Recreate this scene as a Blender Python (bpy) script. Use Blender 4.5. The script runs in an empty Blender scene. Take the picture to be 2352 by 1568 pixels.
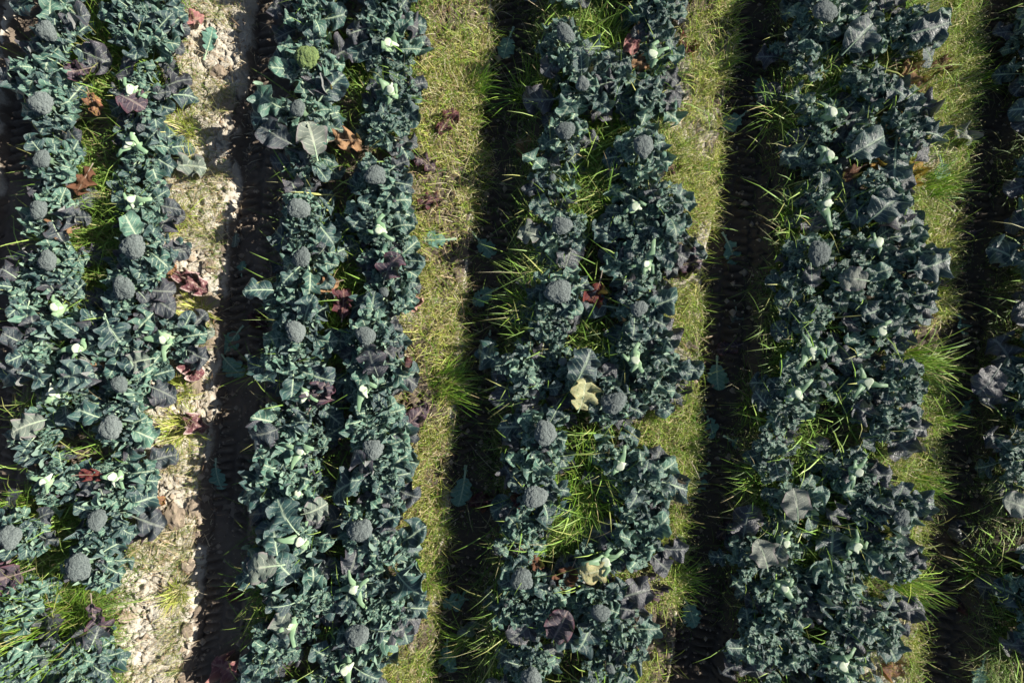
import bpy, bmesh, math, random
import numpy as np
from mathutils import Vector, Matrix, Euler, Quaternion

# ------------------------------------------------------------------ camera, sky, sun, exposure
scene = bpy.context.scene
COL = scene.collection
CAM_H, F = 4.14, 1568.6                 # metres above the bed tops; focal length in 2352-px units
cam_d = bpy.data.cameras.new('camera'); cam_d.sensor_width = 36.0
cam_d.lens = 36.0 * F / 2352.0
cam_d.clip_start = 0.05; cam_d.clip_end = 2000
cam = bpy.data.objects.new('camera', cam_d); COL.objects.link(cam)
cam.location = (0, 0, CAM_H); cam.rotation_euler = (0, 0, 0)
scene.camera = cam

SUN_EL, SUN_AZ = math.radians(32.5), math.radians(9)      # azimuth counted from +X (image right) towards +Y (image top)
world = bpy.data.worlds.new('World'); scene.world = world; world.use_nodes = True
wn = world.node_tree
sky = wn.nodes.new('ShaderNodeTexSky'); sky.sky_type = 'NISHITA'; sky.sun_disc = False
sky.sun_elevation = SUN_EL; sky.sun_rotation = math.pi/2 - SUN_AZ
wn.links.new(sky.outputs[0], wn.nodes['Background'].inputs[0])
wn.nodes['Background'].inputs[1].default_value = 0.05
sun_d = bpy.data.lights.new('sun', 'SUN'); sun_d.energy = 5.0; sun_d.angle = math.radians(0.5)
sun_d.color = (1.0, 0.94, 0.84)
sun = bpy.data.objects.new('sun', sun_d); COL.objects.link(sun)
SD = Vector((math.cos(SUN_AZ)*math.cos(SUN_EL), math.sin(SUN_AZ)*math.cos(SUN_EL), math.sin(SUN_EL)))
sun.rotation_euler = SD.to_track_quat('Z', 'Y').to_euler(); sun.location = (5, 1, 6)
vs = scene.view_settings
vs.view_transform = 'Standard'; vs.look = 'None'; vs.gamma = 1.0; vs.use_curve_mapping = False
vs.exposure = 0.96

rnd = random.Random(11)
rng = np.random.default_rng(7)
R = math.radians
TAU = math.tau
SLOPE = 0.0928                          # the beds run 5.3 degrees off the vertical of the picture
E0, PER = -1.83, 1.49                   # right edge of the leftmost bed in view, bed spacing

def P(px, py, z=0.0):
    k = (CAM_H - z) / F
    return ((px - 1176) * k, (784 - py) * k)

# ------------------------------------------------------------------ noise (numpy)
def _hash(ix, iy, seed):
    h = (ix.astype(np.int64) * 374761393 + iy.astype(np.int64) * 668265263 + seed * 1442695041) & 0xffffffff
    h = ((h ^ (h >> 13)) * 1274126177) & 0xffffffff
    h = (h ^ (h >> 16)) & 0xffffffff
    return (h & 0xffffff) / float(0xffffff)
def vnoise(x, y, seed=0):
    ix, iy = np.floor(x), np.floor(y); fx, fy = x - ix, y - iy
    fx = fx*fx*(3-2*fx); fy = fy*fy*(3-2*fy)
    a = _hash(ix, iy, seed); b = _hash(ix+1, iy, seed); c = _hash(ix, iy+1, seed); d = _hash(ix+1, iy+1, seed)
    return (a*(1-fx)+b*fx)*(1-fy) + (c*(1-fx)+d*fx)*fy
def fbm(x, y, seed=0, oct=4):
    s = 0; a = 0.5; t = 0
    for o in range(oct):
        s = s + a*vnoise(x*2**o, y*2**o, seed+o*17); t += a; a *= 0.5
    return s/t
def worley(x, y, seed=0):
    ix, iy = np.floor(x), np.floor(y)
    f1 = np.full(x.shape, 9.0); f2 = np.full(x.shape, 9.0); cid = np.zeros(x.shape)
    for dx in (-1, 0, 1):
        for dy in (-1, 0, 1):
            cx, cy = ix+dx, iy+dy
            px = cx + _hash(cx, cy, seed); py = cy + _hash(cx, cy, seed+5)
            d = np.hypot(x-px, y-py)
            nid = _hash(cx, cy, seed+9)
            closer = d < f1
            f2 = np.where(closer, f1, np.minimum(f2, d))
            cid = np.where(closer, nid, cid)
            f1 = np.where(closer, d, f1)
    return f1, f2, cid
def sstep(a, b, x):
    t = np.clip((x-a)/(b-a), 0, 1); return t*t*(3-2*t)

def bed_d(x, y):
    return np.mod(x - SLOPE*y - E0, PER)          # 0 = right edge of a bed, then furrow, then next bed
def bed_k(x, y):
    return np.floor((x - SLOPE*y - E0)/PER)        # -1 = leftmost bed's strip, 0 = second bed ...
def ground_z(x, y, fine=True):
    x = np.asarray(x, float); y = np.asarray(y, float)
    wob = (fbm(x*0+3.1, y*2.2, 3, 3)-0.5)*0.07 + (fbm(x*7, y*7, 4, 3)-0.5)*0.05
    d0 = np.mod(x - SLOPE*y - E0 + wob, PER)
    # distance past the right edge, wrapped so the bed top is below zero
    top = -0.055*sstep(1.05, 1.49, d0) + 0.02*(fbm(x*3, y*3, 8, 3)-0.5)
    edge = sstep(0.0, 0.05, d0)*(1-sstep(0.27, 0.42, d0))
    z = np.where(d0 < 0.42, -0.055*(1-sstep(0.1, 0.4, d0)), top)
    z = z - 0.125*edge
    if fine:
        # tyre bars pressed in the furrow floor
        fl = sstep(0.04, 0.06, d0)*(1-sstep(0.28, 0.31, d0))
        c = (d0-0.165)/0.11
        w = np.abs(c)
        ph = (y + 0.022*w + 0.035*(fbm(x*6, y*6, 31, 2)-.5))/0.056
        saw = np.abs(np.mod(ph + np.where(c > 0, 0.5, 0.0), 1)-0.5)*2
        bar = sstep(0.35, 0.6, saw)
        wear = 0.08 + 0.92*sstep(0.36, 0.58, fbm(x*3.5, y*3.5, 41, 4))
        z = z + fl*wear*0.042*bar*sstep(0.05, 0.2, w)*(1-sstep(0.95, 1.1, w)) + fl*(fbm(x*24, y*24, 6, 3)-0.5)*0.022
        # cracked crust and crumbs on the bed
        f1, f2, cid = worley(x*11 + 1.6*fbm(x*9, y*9, 51, 2), y*11 + 1.6*fbm(x*9, y*9, 52, 2), 2)
        crust = (1-fl)
        z = z + crust*(-0.034*(1-sstep(0.0, 0.16, f2-f1)) + 0.030*(cid-0.5))
        g1, g2, gid = worley(x*34, y*34, 12)
        z = z + crust*(0.014*(gid-0.5) - 0.010*(1-sstep(0, .2, g2-g1))) + (fbm(x*40, y*40, 77, 3)-0.5)*0.012
        z = z + edge*(1-fl)*(cid-0.35)*0.05*np.where(d0 < .2, 1, .6)
    return z
def gz(x, y):
    return float(ground_z(np.array([x]), np.array([y]), False)[0])

# ------------------------------------------------------------------ materials
def new_mat(name):
    m = bpy.data.materials.new(name); m.use_nodes = True
    nt = m.node_tree; nt.nodes.clear()
    return m, nt, nt.nodes, nt.links
class G:
    def __init__(s, nt): s.nt = nt
    def n(s, t, **kw):
        o = s.nt.nodes.new(t)
        for k, v in kw.items(): setattr(o, k, v)
        return o
    def l(s, a, b): s.nt.links.new(a, b)
    def math(s, op, a, b=None, c=None):
        o = s.n('ShaderNodeMath', operation=op)
        for i, v in enumerate((a, b, c)):
            if v is None: continue
            if isinstance(v, (int, float)): o.inputs[i].default_value = v
            else: s.l(v, o.inputs[i])
        return o.outputs[0]
    def mix(s, f, a, b, bt='MIX'):
        o = s.n('ShaderNodeMix', data_type='RGBA', blend_type=bt)
        for i, v in ((0, f), (6, a), (7, b)):
            if isinstance(v, (int, float)): o.inputs[i].default_value = v
            elif isinstance(v, tuple): o.inputs[i].default_value = (*v[:3], 1)
            else: s.l(v, o.inputs[i])
        return o.outputs[2]
    def ramp(s, f, lo, hi):
        o = s.n('ShaderNodeMapRange', interpolation_type='SMOOTHSTEP')
        s.l(f, o.inputs[0]); o.inputs[1].default_value = lo; o.inputs[2].default_value = hi
        return o.outputs[0]
    def noise(s, scale, detail=3, coord=None, rough=.55):
        o = s.n('ShaderNodeTexNoise'); o.inputs['Scale'].default_value = scale; o.inputs['Detail'].default_value = detail
        o.inputs['Roughness'].default_value = rough
        if coord is not None: s.l(coord, o.inputs['Vector'])
        return o.outputs[0]

def leaf_material(name, young, old, back, vein, edge, rough=0.48, trans=0.16, spec=0.45, vein_amt=0.62, edge_amt=0.5, blotch=None):
    m, nt, N, L = new_mat(name); g = G(nt)
    uv = g.n('ShaderNodeUVMap'); uv.uv_map = 'UVMap'
    sx = g.n('ShaderNodeSeparateXYZ'); g.l(uv.outputs[0], sx.inputs[0])
    s = g.math('ABSOLUTE', g.math('MULTIPLY_ADD', sx.outputs[0], 2.0, -1.0)); t = sx.outputs[1]
    tc = g.n('ShaderNodeTexCoord'); oi = g.n('ShaderNodeObjectInfo')
    n1 = g.noise(9, 4, tc.outputs['Object']); n2 = g.noise(45, 3, tc.outputs['Object'])
    col = g.mix(oi.outputs['Random'], young, old)
    col = g.mix(g.math('MULTIPLY', g.ramp(n1, .35, .7), .5), col, old)
    # side veins, branching
    wob = g.math('MULTIPLY', g.math('SUBTRACT', n2, .5), .05)
    ph = g.math('ADD', g.math('SUBTRACT', t, g.math('MULTIPLY', s, .17)), wob)
    pp = g.math('PINGPONG', g.math('MULTIPLY', ph, 9.0), .5)
    v = g.math('SUBTRACT', 1.0, g.ramp(pp, .02, .10))
    v = g.math('MULTIPLY', v, g.math('SUBTRACT', 1.0, g.ramp(s, .55, 1.0)))
    mid = g.math('SUBTRACT', 1.0, g.ramp(s, .04, .13))
    v = g.math('MAXIMUM', v, mid)
    col = g.mix(g.math('MULTIPLY', v, vein_amt), col, vein)
    col = g.mix(g.math('MULTIPLY', g.ramp(g.math('ADD', s, g.math('MULTIPLY', n1, .3)), .9, 1.15), edge_amt), col, edge)
    if blotch:
        col = g.mix(g.ramp(g.noise(14, 5, tc.outputs['Object'], .65), .55, .63), col, blotch)
    col = g.mix(g.math('MULTIPLY', g.math('SUBTRACT', n2, .5), .8), col, (0.02, 0.02, 0.02))
    geo = g.n('ShaderNodeNewGeometry')
    col = g.mix(g.math('MULTIPLY', geo.outputs['Backfacing'], .85), col, back)
    bs = g.n('ShaderNodeBsdfPrincipled'); g.l(col, bs.inputs['Base Color'])
    bs.inputs['Roughness'].default_value = rough; bs.inputs['Diffuse Roughness'].default_value = 1.0; bs.inputs['Specular IOR Level'].default_value = spec
    bmp = g.n('ShaderNodeBump'); bmp.inputs['Strength'].default_value = .5; bmp.inputs['Distance'].default_value = .01
    hh = g.math('ADD', g.math('MULTIPLY', v, -.6), g.math('MULTIPLY', n2, 1.2)); g.l(hh, bmp.inputs['Height'])
    g.l(bmp.outputs[0], bs.inputs['Normal'])
    tr = g.n('ShaderNodeBsdfTranslucent'); g.l(g.mix(.5, col, (0.20, 0.30, 0.04), 'MIX'), tr.inputs[0])
    mx = g.n('ShaderNodeMixShader'); mx.inputs[0].default_value = trans
    g.l(bs.outputs[0], mx.inputs[1]); g.l(tr.outputs[0], mx.inputs[2])
    out = g.n('ShaderNodeOutputMaterial'); g.l(mx.outputs[0], out.inputs[0])
    return m
def plain_material(name, c1, c2, scale=40, rough=.6, bump=.4, spec=.4, trans=0.0, dist=.004):
    m, nt, N, L = new_mat(name); g = G(nt)
    tc = g.n('ShaderNodeTexCoord'); oi = g.n('ShaderNodeObjectInfo')
    n1 = g.noise(scale, 4, tc.outputs['Object'])
    f = g.math('ADD', g.math('MULTIPLY', g.ramp(n1, .3, .7), .7), g.math('MULTIPLY', oi.outputs['Random'], .3))
    col = g.mix(f, c1, c2)
    bs = g.n('ShaderNodeBsdfPrincipled'); g.l(col, bs.inputs['Base Color'])
    bs.inputs['Roughness'].default_value = rough; bs.inputs['Diffuse Roughness'].default_value = 1.0; bs.inputs['Specular IOR Level'].default_value = spec
    bmp = g.n('ShaderNodeBump'); bmp.inputs['Strength'].default_value = bump; bmp.inputs['Distance'].default_value = dist
    g.l(n1, bmp.inputs['Height']); g.l(bmp.outputs[0], bs.inputs['Normal'])
    out = g.n('ShaderNodeOutputMaterial'); g.l(bs.outputs[0], out.inputs[0])
    return m
def grass_material(name, trans=.22):
    m, nt, N, L = new_mat(name); g = G(nt)
    at = g.n('ShaderNodeAttribute', attribute_name='tint')
    bs = g.n('ShaderNodeBsdfPrincipled'); g.l(at.outputs['Color'], bs.inputs['Base Color'])
    bs.inputs['Roughness'].default_value = .5; bs.inputs['Specular IOR Level'].default_value = .4
    tr = g.n('ShaderNodeBsdfTranslucent'); g.l(at.outputs['Color'], tr.inputs[0])
    mx = g.n('ShaderNodeMixShader'); mx.inputs[0].default_value = trans
    g.l(bs.outputs[0], mx.inputs[1]); g.l(tr.outputs[0], mx.inputs[2])
    out = g.n('ShaderNodeOutputMaterial'); g.l(mx.outputs[0], out.inputs[0])
    return m
def soil_material():
    m, nt, N, L = new_mat('soil'); g = G(nt)
    at = g.n('ShaderNodeAttribute', attribute_name='damp_shade')  # soil moisture plus shade painted in for some strips
    geo = g.n('ShaderNodeNewGeometry')
    pos = geo.outputs['Position']
    n1 = g.noise(5, 5, pos); n2 = g.noise(60, 4, pos, .7); n3 = g.noise(220, 2, pos, .6)
    dry = g.mix(g.ramp(n1, .3, .7), (0.58, 0.545, 0.465), (0.46, 0.42, 0.345))
    dry = g.mix(g.math('MULTIPLY', g.ramp(n2, .5, .8), .6), dry, (0.27, 0.205, 0.14))
    wet = g.mix(g.ramp(n1, .3, .7), (0.200, 0.160, 0.122), (0.135, 0.108, 0.084))
    wet = g.mix(g.math('MULTIPLY', g.ramp(n2, .55, .8), .7), wet, (0.25, 0.20, 0.15))
    f = g.ramp(g.math('ADD', at.outputs['Fac'], g.math('MULTIPLY', g.math('SUBTRACT', n2, .5), .5)), .25, .75)
    col = g.mix(f, dry, wet)
    col = g.mix(g.math('MULTIPLY', g.ramp(at.outputs['Fac'], 1.0, 1.4), .8), col, (0.075, 0.060, 0.047))  # darkest soil tone: moist furrows with their deep shade painted in
    bs = g.n('ShaderNodeBsdfPrincipled'); g.l(col, bs.inputs['Base Color'])
    bs.inputs['Roughness'].default_value = .9; bs.inputs['Diffuse Roughness'].default_value = 1.0; bs.inputs['Specular IOR Level'].default_value = .2
    bmp = g.n('ShaderNodeBump'); bmp.inputs['Strength'].default_value = .9; bmp.inputs['Distance'].default_value = .012
    g.l(g.math('ADD', n2, g.math('MULTIPLY', n3, .35)), bmp.inputs['Height']); g.l(bmp.outputs[0], bs.inputs['Normal'])
    out = g.n('ShaderNodeOutputMaterial'); g.l(bs.outputs[0], out.inputs[0])
    return m

M = {}
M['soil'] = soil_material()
M['clod'] = plain_material('dry_clod', (0.24, 0.19, 0.14), (0.40, 0.33, 0.25), 30, .95, .9, .15, dist=.01)
M['young'] = leaf_material('young_leaf', (0.125, 0.245, 0.175), (0.038, 0.098, 0.080), (0.27, 0.38, 0.28), (0.56, 0.64, 0.44), (0.16, 0.24, 0.20), .37, .06, .65)
M['leaf'] = leaf_material('blue_green_leaf', (0.040, 0.098, 0.085), (0.022, 0.050, 0.057), (0.22, 0.31, 0.25), (0.40, 0.50, 0.36), (0.12, 0.16, 0.16), .37, .05, .65)
M['fresh'] = leaf_material('fresh_cut_leaf', (0.17, 0.34, 0.26), (0.13, 0.28, 0.22), (0.22, 0.33, 0.25), (0.42, 0.55, 0.38), (0.16, 0.26, 0.22), .5, .12, .4)
M['old'] = leaf_material('grey_purple_leaf', (0.034, 0.052, 0.060), (0.044, 0.047, 0.058), (0.26, 0.27, 0.26), (0.26, 0.28, 0.24), (0.080, 0.060, 0.076), .37, .04, .65)
M['pale'] = leaf_material('pale_leaf', (0.15, 0.20, 0.16), (0.19, 0.21, 0.18), (0.42, 0.45, 0.38), (0.55, 0.58, 0.45), (0.30, 0.22, 0.25), .5, .12, .4)
M['maroon'] = leaf_material('maroon_leaf', (0.095, 0.026, 0.034), (0.065, 0.026, 0.038), (0.22, 0.10, 0.10), (0.32, 0.16, 0.12), (0.20, 0.05, 0.05), .5, .22, .4)
M['purple'] = leaf_material('purple_leaf', (0.075, 0.045, 0.062), (0.055, 0.042, 0.060), (0.24, 0.18, 0.19), (0.36, 0.27, 0.24), (0.16, 0.05, 0.07), .45, .1, .45)
M['frayed'] = leaf_material('frayed_purple_leaf', (0.17, 0.05, 0.06), (0.12, 0.045, 0.055), (0.3, 0.2, 0.2), (0.42, 0.28, 0.22), (0.60, 0.47, 0.43), .6, .12, .3, .5, .9, (0.46, 0.33, 0.30))
M['pink'] = leaf_material('pinkish_leaf', (0.42, 0.20, 0.18), (0.30, 0.12, 0.13), (0.5, 0.3, 0.26), (0.6, 0.4, 0.3), (0.55, 0.36, 0.28), .6, .2, .3, .5, .6)
M['red'] = leaf_material('red_leaf', (0.12, 0.022, 0.028), (0.11, 0.014, 0.018), (0.34, 0.07, 0.05), (0.40, 0.14, 0.06), (0.30, 0.10, 0.08), .45, .3, .4)
M['orange'] = leaf_material('orange_leaf', (0.27, 0.15, 0.085), (0.20, 0.095, 0.065), (0.55, 0.30, 0.15), (0.6, 0.36, 0.15), (0.45, 0.16, 0.10), .55, .25, .3, .5, .5, (0.42, 0.30, 0.06))
M['yellow'] = leaf_material('yellow_leaf', (0.55, 0.38, 0.05), (0.45, 0.26, 0.05), (0.60, 0.48, 0.18), (0.6, 0.45, 0.15), (0.35, 0.16, 0.06), .55, .25, .3, .5, .6, (0.32, 0.20, 0.06))
M['tan'] = leaf_material('dry_tan_leaf', (0.42, 0.26, 0.14), (0.32, 0.19, 0.10), (0.5, 0.36, 0.22), (0.5, 0.36, 0.22), (0.24, 0.12, 0.07), .8, .15, .2, .4, .6, (0.26, 0.14, 0.07))
M['brown'] = leaf_material('dead_brown_leaf', (0.16, 0.075, 0.04), (0.12, 0.055, 0.035), (0.2, 0.11, 0.06), (0.24, 0.15, 0.09), (0.09, 0.04, 0.03), .75, .15, .2, .4, .6)
M['cream'] = leaf_material('cream_leaf', (0.44, 0.46, 0.26), (0.50, 0.46, 0.24), (0.66, 0.66, 0.48), (0.7, 0.7, 0.5), (0.40, 0.30, 0.14), .55, .2, .35, .5, .6, (0.26, 0.34, 0.16))
M['rib'] = plain_material('midrib', (0.50, 0.60, 0.40), (0.30, 0.42, 0.28), 18, .5, .2)
M['ribdull'] = plain_material('dull_midrib', (0.34, 0.27, 0.20), (0.24, 0.20, 0.16), 18, .6, .2)
M['ribgrey'] = plain_material('grey_midrib', (0.24, 0.28, 0.22), (0.16, 0.19, 0.16), 18, .5, .2)
M['stalk'] = plain_material('pale_stalk', (0.34, 0.46, 0.27), (0.16, 0.28, 0.16), 14, .5, .3)
M['cut'] = plain_material('cut_stem_face', (0.68, 0.71, 0.58), (0.46, 0.54, 0.38), 60, .5, .3)
M['stem'] = plain_material('green_stem', (0.13, 0.20, 0.12), (0.09, 0.14, 0.09), 20, .6, .4)
M['head'] = plain_material('broccoli_buds', (0.060, 0.080, 0.078), (0.21, 0.24, 0.23), 11, .75, .5, .3, dist=.1)
M['headg'] = plain_material('yellowing_buds', (0.20, 0.26, 0.08), (0.07, 0.13, 0.06), 8, .75, .5, .3, dist=.1)
M['grass'] = grass_material('grass_blade')
M['straw'] = plain_material('straw', (0.62, 0.53, 0.36), (0.50, 0.40, 0.27), 20, .7, .3)

# ------------------------------------------------------------------ object helpers
def tag(o, label=None, cat=None, group=None, kind=None):
    if label: o['label'] = label
    if cat: o['category'] = cat
    if group: o['group'] = group
    if kind: o['kind'] = kind
    return o
def empty(name, loc, rz=0.0):
    o = bpy.data.objects.new(name, None); COL.objects.link(o)
    o.empty_display_size = .05; o.location = loc; o.rotation_euler = (0, 0, rz); return o
def part(name, me, parent, loc=(0, 0, 0), rot=(0, 0, 0), sc=1.0):
    o = bpy.data.objects.new(name, me); COL.objects.link(o); o.parent = parent
    o.location = loc; o.rotation_euler = rot
    o.scale = (sc, sc, sc) if isinstance(sc, (int, float)) else sc
    return o
def mesh_np(name, verts, faces, mats, uvs=None, midx=None, smooth=True):
    me = bpy.data.meshes.new(name); me.from_pydata([tuple(v) for v in verts], [], [tuple(f) for f in faces])
    for m in mats: me.materials.append(m)
    if midx is not None: me.polygons.foreach_set('material_index', np.asarray(midx, dtype=np.int32))
    if smooth: me.polygons.foreach_set('use_smooth', np.ones(len(me.polygons), dtype=bool))
    if uvs is not None:
        ul = me.uv_layers.new(name='UVMap')
        li = np.zeros(len(me.loops), dtype=np.int32); me.loops.foreach_get('vertex_index', li)
        ul.data.foreach_set('uv', np.asarray(uvs, dtype=np.float32)[li].ravel())
    me.update(); return me

# ------------------------------------------------------------------ leaves
def leaf_geo(seed, nt=34, ns=8, pet=.34, wmax=.30, phi0=.6, curl=1.4, fold=.35, ruf=.35, lob=.14, ears=.05,
             bend=.1, crumple=.0, rib=.024, notch=0.0, tipcurl=0.0):
    r = random.Random(seed)
    np_ = max(4, nt//3); q_ = np.linspace(0, 1, nt-np_)
    ts = np.concatenate([np.linspace(0, pet, np_, endpoint=False), pet+(1-pet)*(.45*q_ + .55*np.sin(q_*math.pi/2))])
    nt = len(ts)
    ss = np.linspace(-1, 1, ns+1)
    pitch = phi0 - curl*ts**1.25 - tipcurl*np.clip((ts-.7)/.3, 0, 1)**2
    dt = np.diff(ts, prepend=0)
    cy = np.cumsum(np.cos(pitch)*dt); cz = np.cumsum(np.sin(pitch)*dt)
    bd = bend*r.choice((-1, 1))
    cx = bd*ts**2
    ph = [[r.uniform(0, TAU) for _ in range(6)] for _ in range(2)]
    fr = r.uniform(2.2, 3.8); lf = r.uniform(2.8, 4.2)
    V = []; UV = []
    for i, t in enumerate(ts):
        tau = max(0., (t-pet)/(1-pet))
        nrm = np.array([0, -math.sin(pitch[i]), math.cos(pitch[i])])
        for j, s in enumerate(ss):
            k = 0 if s < 0 else 1; p = ph[k]; a = abs(s)
            if t < pet:
                w = .010 + ears*max(0, math.sin(t/pet*TAU*1.5 + p[0]))**1.5*(.4+.6*t/pet)
            else:
                pk = .60
                w = wmax*((max(0, 1-((pk-tau)/pk)**2)**.62 if tau < pk else max(0, 1-((tau-pk)/(1-pk))**2.3)**.5)) + .012*(1-tau)
                w *= 1 + .45*lob - 1.25*lob*(1-abs(math.sin(tau*math.pi*lf + p[1]))**.8)*(1-.6*tau) - .25*lob*(1-abs(math.sin(tau*math.pi*lf*2 + p[2])))
                w = max(w, .004)
                if notch: w *= 1 - notch*max(0, math.sin(tau*TAU*2.2+p[5]))**6
            f = fold*(1 - .5*tau)
            off = f*w*a**1.3
            off += ruf*w*a**1.6*math.sin(TAU*fr*t + p[3] + 1.2*a) + .36*ruf*w*a**2.5*math.sin(TAU*fr*1.9*t + p[4])
            off += .026*math.sin(t*TAU*9 - a*4)*min(1, 3*a)*(1-a)*(1 if t > pet else 0)
            if crumple:
                off += crumple*w*(math.sin(5.1*t*3+p[0]+4*s) * math.sin(7*s+p[2]+6*t))
            x = cx[i] + s*w*(1-.25*f)
            dy = -.30*w*a*a*(1 if t > pet else .4) + .10*w*a*math.sin(tau*TAU*lf+p[1])   # edges sweep forward/back
            V.append((x*(1-.35*crumple*abs(s)), cy[i] + nrm[1]*off + dy*.5, cz[i] + nrm[2]*off)); UV.append(((s+1)/2, t))
    Fc = []; MI = []
    n1 = ns+1
    for i in range(nt-1):
        for j in range(ns):
            a = i*n1+j; Fc.append((a, a+1, a+n1+1, a+n1)); MI.append(0)
    # raised midrib and leaf stalk
    b0 = len(V); nr = 9; rt = np.linspace(0, .86, nr)
    for q, t in enumerate(rt):
        i = np.interp(t, ts, np.arange(nt)); c = np.array([np.interp(t, ts, cx), np.interp(t, ts, cy), np.interp(t, ts, cz)])
        pi = np.interp(t, ts, pitch)
        nrm = np.array([0, -math.sin(pi), math.cos(pi)])
        rr = rib*(1.0 - .85*t/.86)*(1.25 if t < .08 else 1)
        for (ax, an) in ((-1, -.2), (-.55, .65), (.55, .65), (1, -.2)):
            V.append(tuple(c + np.array([ax*rr, 0, 0]) + nrm*(an*rr*.8 + .002))); UV.append((.5, t))
    for q in range(nr-1):
        for k in range(3):
            a = b0+q*4+k; Fc.append((a, a+1, a+5, a+4)); MI.append(1)
    return V, Fc, UV, MI

def leaf_set(prefix, mat, ribm, n, seed0, **kw):
    out = []
    for k in range(n):
        r = random.Random(seed0+k)
        p = {}
        for a, v in kw.items(): p[a] = r.uniform(*v) if isinstance(v, tuple) else v
        V, Fc, UV, MI = leaf_geo(seed0+k, **p)
        out.append(mesh_np(prefix, V, Fc, [M[mat], M[ribm]], UV, MI))
    return out
def remat(meshes, mat, ribm='rib'):
    out = []
    for me in meshes:
        c = me.copy(); c.materials[0] = M[mat]; c.materials[1] = M[ribm]; out.append(c)
    return out

INNER = leaf_set('inner_leaf', 'young', 'rib', 12, 100, pet=(.2, .34), wmax=(.28, .38), phi0=(.7, 1.15), curl=(1.2, 2.3), fold=(.1, .55), ruf=(.6, 1.15), lob=(.15, .32), ears=(.05, .10), bend=(.0, .12), tipcurl=(0, .9))
MID = leaf_set('leaf', 'leaf', 'rib', 14, 200, pet=(.34, .48), wmax=(.20, .29), phi0=(.45, .9), curl=(.9, 1.8), fold=(.05, .5), ruf=(.5, 1.0), lob=(.12, .3), ears=(.06, .11), bend=(.02, .18), tipcurl=(0, .6))
OUTER = leaf_set('outer_leaf', 'old', 'ribgrey', 12, 300, pet=(.36, .48), wmax=(.22, .30), phi0=(.30, .65), curl=(.7, 1.4), fold=(-.1, .35), ruf=(.35, .8), lob=(.06, .2), ears=(.02, .06), bend=(.02, .2), tipcurl=(-.3, .6))
MID_Y = remat(MID, 'young'); OUT_G = remat(OUTER, 'leaf', 'rib'); MID_O = remat(MID, 'old'); IN_G = remat(INNER, 'leaf')
FLAT = leaf_set('flat_leaf', 'leaf', 'rib', 8, 400, pet=(.26, .38), wmax=(.23, .29), phi0=(.08, .2), curl=(.1, .4), fold=(.0, .2), ruf=(.12, .3), lob=(.18, .30), ears=(.06, .10), bend=(.05, .22), rib=(.028, .034), notch=(.3, .6))
BIG = leaf_set('broad_leaf', 'leaf', 'rib', 8, 450, rib=.017, pet=(.12, .2), wmax=(.30, .40), phi0=(.35, .6), curl=(.7, 1.5), fold=(-.1, .35), ruf=(.2, .5), lob=(.06, .2), crumple=(.0, .15), ears=(.02, .04), bend=(.0, .1))
DEAD = leaf_set('withered_leaf', 'maroon', 'ribdull', 22, 500, rib=.016, tipcurl=(-1.2, 1.2), pet=(.10, .35), wmax=(.17, .38), phi0=(.12, .35), curl=(.2, .8), fold=(-.2, .5), ruf=(.5, 1.0), lob=(.15, .35), ears=(.01, .04), bend=(.05, .2), crumple=(.2, .6), notch=(.0, .4))

def join_geo(items):
    """items: list of (V,F,UV,MI, Matrix)"""
    V = []; Fc = []; UV = []; MI = []
    for (v, f, uv, mi, mx) in items:
        b = len(V)
        V += [tuple(mx @ Vector(p)) for p in v]; Fc += [tuple(i+b for i in q) for q in f]; UV += uv; MI += mi
    return V, Fc, UV, MI
SHOOT = []
for k in range(8):
    r = random.Random(900+k); it = []
    for q in range(11):
        g = leaf_geo(9000+k*20+q, nt=12, ns=4, pet=.22, wmax=r.uniform(.26, .4), phi0=r.uniform(.5, 1.2), curl=r.uniform(1., 2.4), fold=r.uniform(.1, .6), ruf=r.uniform(.4, .9), lob=.2, ears=.06, rib=.03)
        a = q*2.4 + r.uniform(-.4, .4); s = r.uniform(.35, 1.0)
        it.append((*g, Matrix.Translation((r.uniform(-.25, .25), r.uniform(-.25, .25), r.uniform(-.2, .3))) @ Matrix.Rotation(a, 4, 'Z') @ Matrix.Scale(s, 4)))
    V, Fc, UV, MI = join_geo(it)
    SHOOT.append(mesh_np('side_shoot', V, Fc, [M['young'], M['rib']], UV, MI))

# ------------------------------------------------------------------ heads and stumps
def head_mesh(seed, mat, loose=0.0):
    bm = bmesh.new(); bmesh.ops.create_icosphere(bm, subdivisions=5, radius=1.0)
    bm.verts.ensure_lookup_table()
    co = np.array([v.co for v in bm.verts]); fcs = [[v.index for v in f.verts] for f in bm.faces]; bm.free()
    r = np.random.default_rng(seed)
    def pts(n):
        i = np.arange(n)+.5; ph = np.arccos(1-2*i/n); th = math.pi*(1+5**.5)*i
        p = np.stack([np.cos(th)*np.sin(ph), np.sin(th)*np.sin(ph), np.cos(ph)], 1)
        p += r.normal(0, .35/np.sqrt(n)*2, p.shape); return p/np.linalg.norm(p, axis=1, keepdims=True)
    out = np.ones(len(co))
    for n, amp in ((8, .13+.08*loose), (40, .11+.06*loose), (300, .11)):
        c = pts(n); dot = co @ c.T; dm = np.arccos(np.clip(dot.max(1), -1, 1))
        rad = 2.1/np.sqrt(n)
        out += amp*(np.sqrt(np.clip(1-(dm/rad)**2, 0, 1)) - .5)
    p = co*out[:, None]
    ang = np.arctan2(co[:, 1], co[:, 0]); p[:, :2] *= (1 + .07*np.sin(2*ang+r.uniform(0, 6)) + .05*np.sin(3*ang+r.uniform(0, 6)))[:, None]
    z = p[:, 2]
    p[:, 2] = np.where(z > 0, z*.62, z*.75)
    neck = sstep(-.1, -.9, co[:, 2]); p[:, :2] *= (1-.62*neck)[:, None]
    return mesh_np('broccoli_head', p, fcs, [M[mat]])
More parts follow.
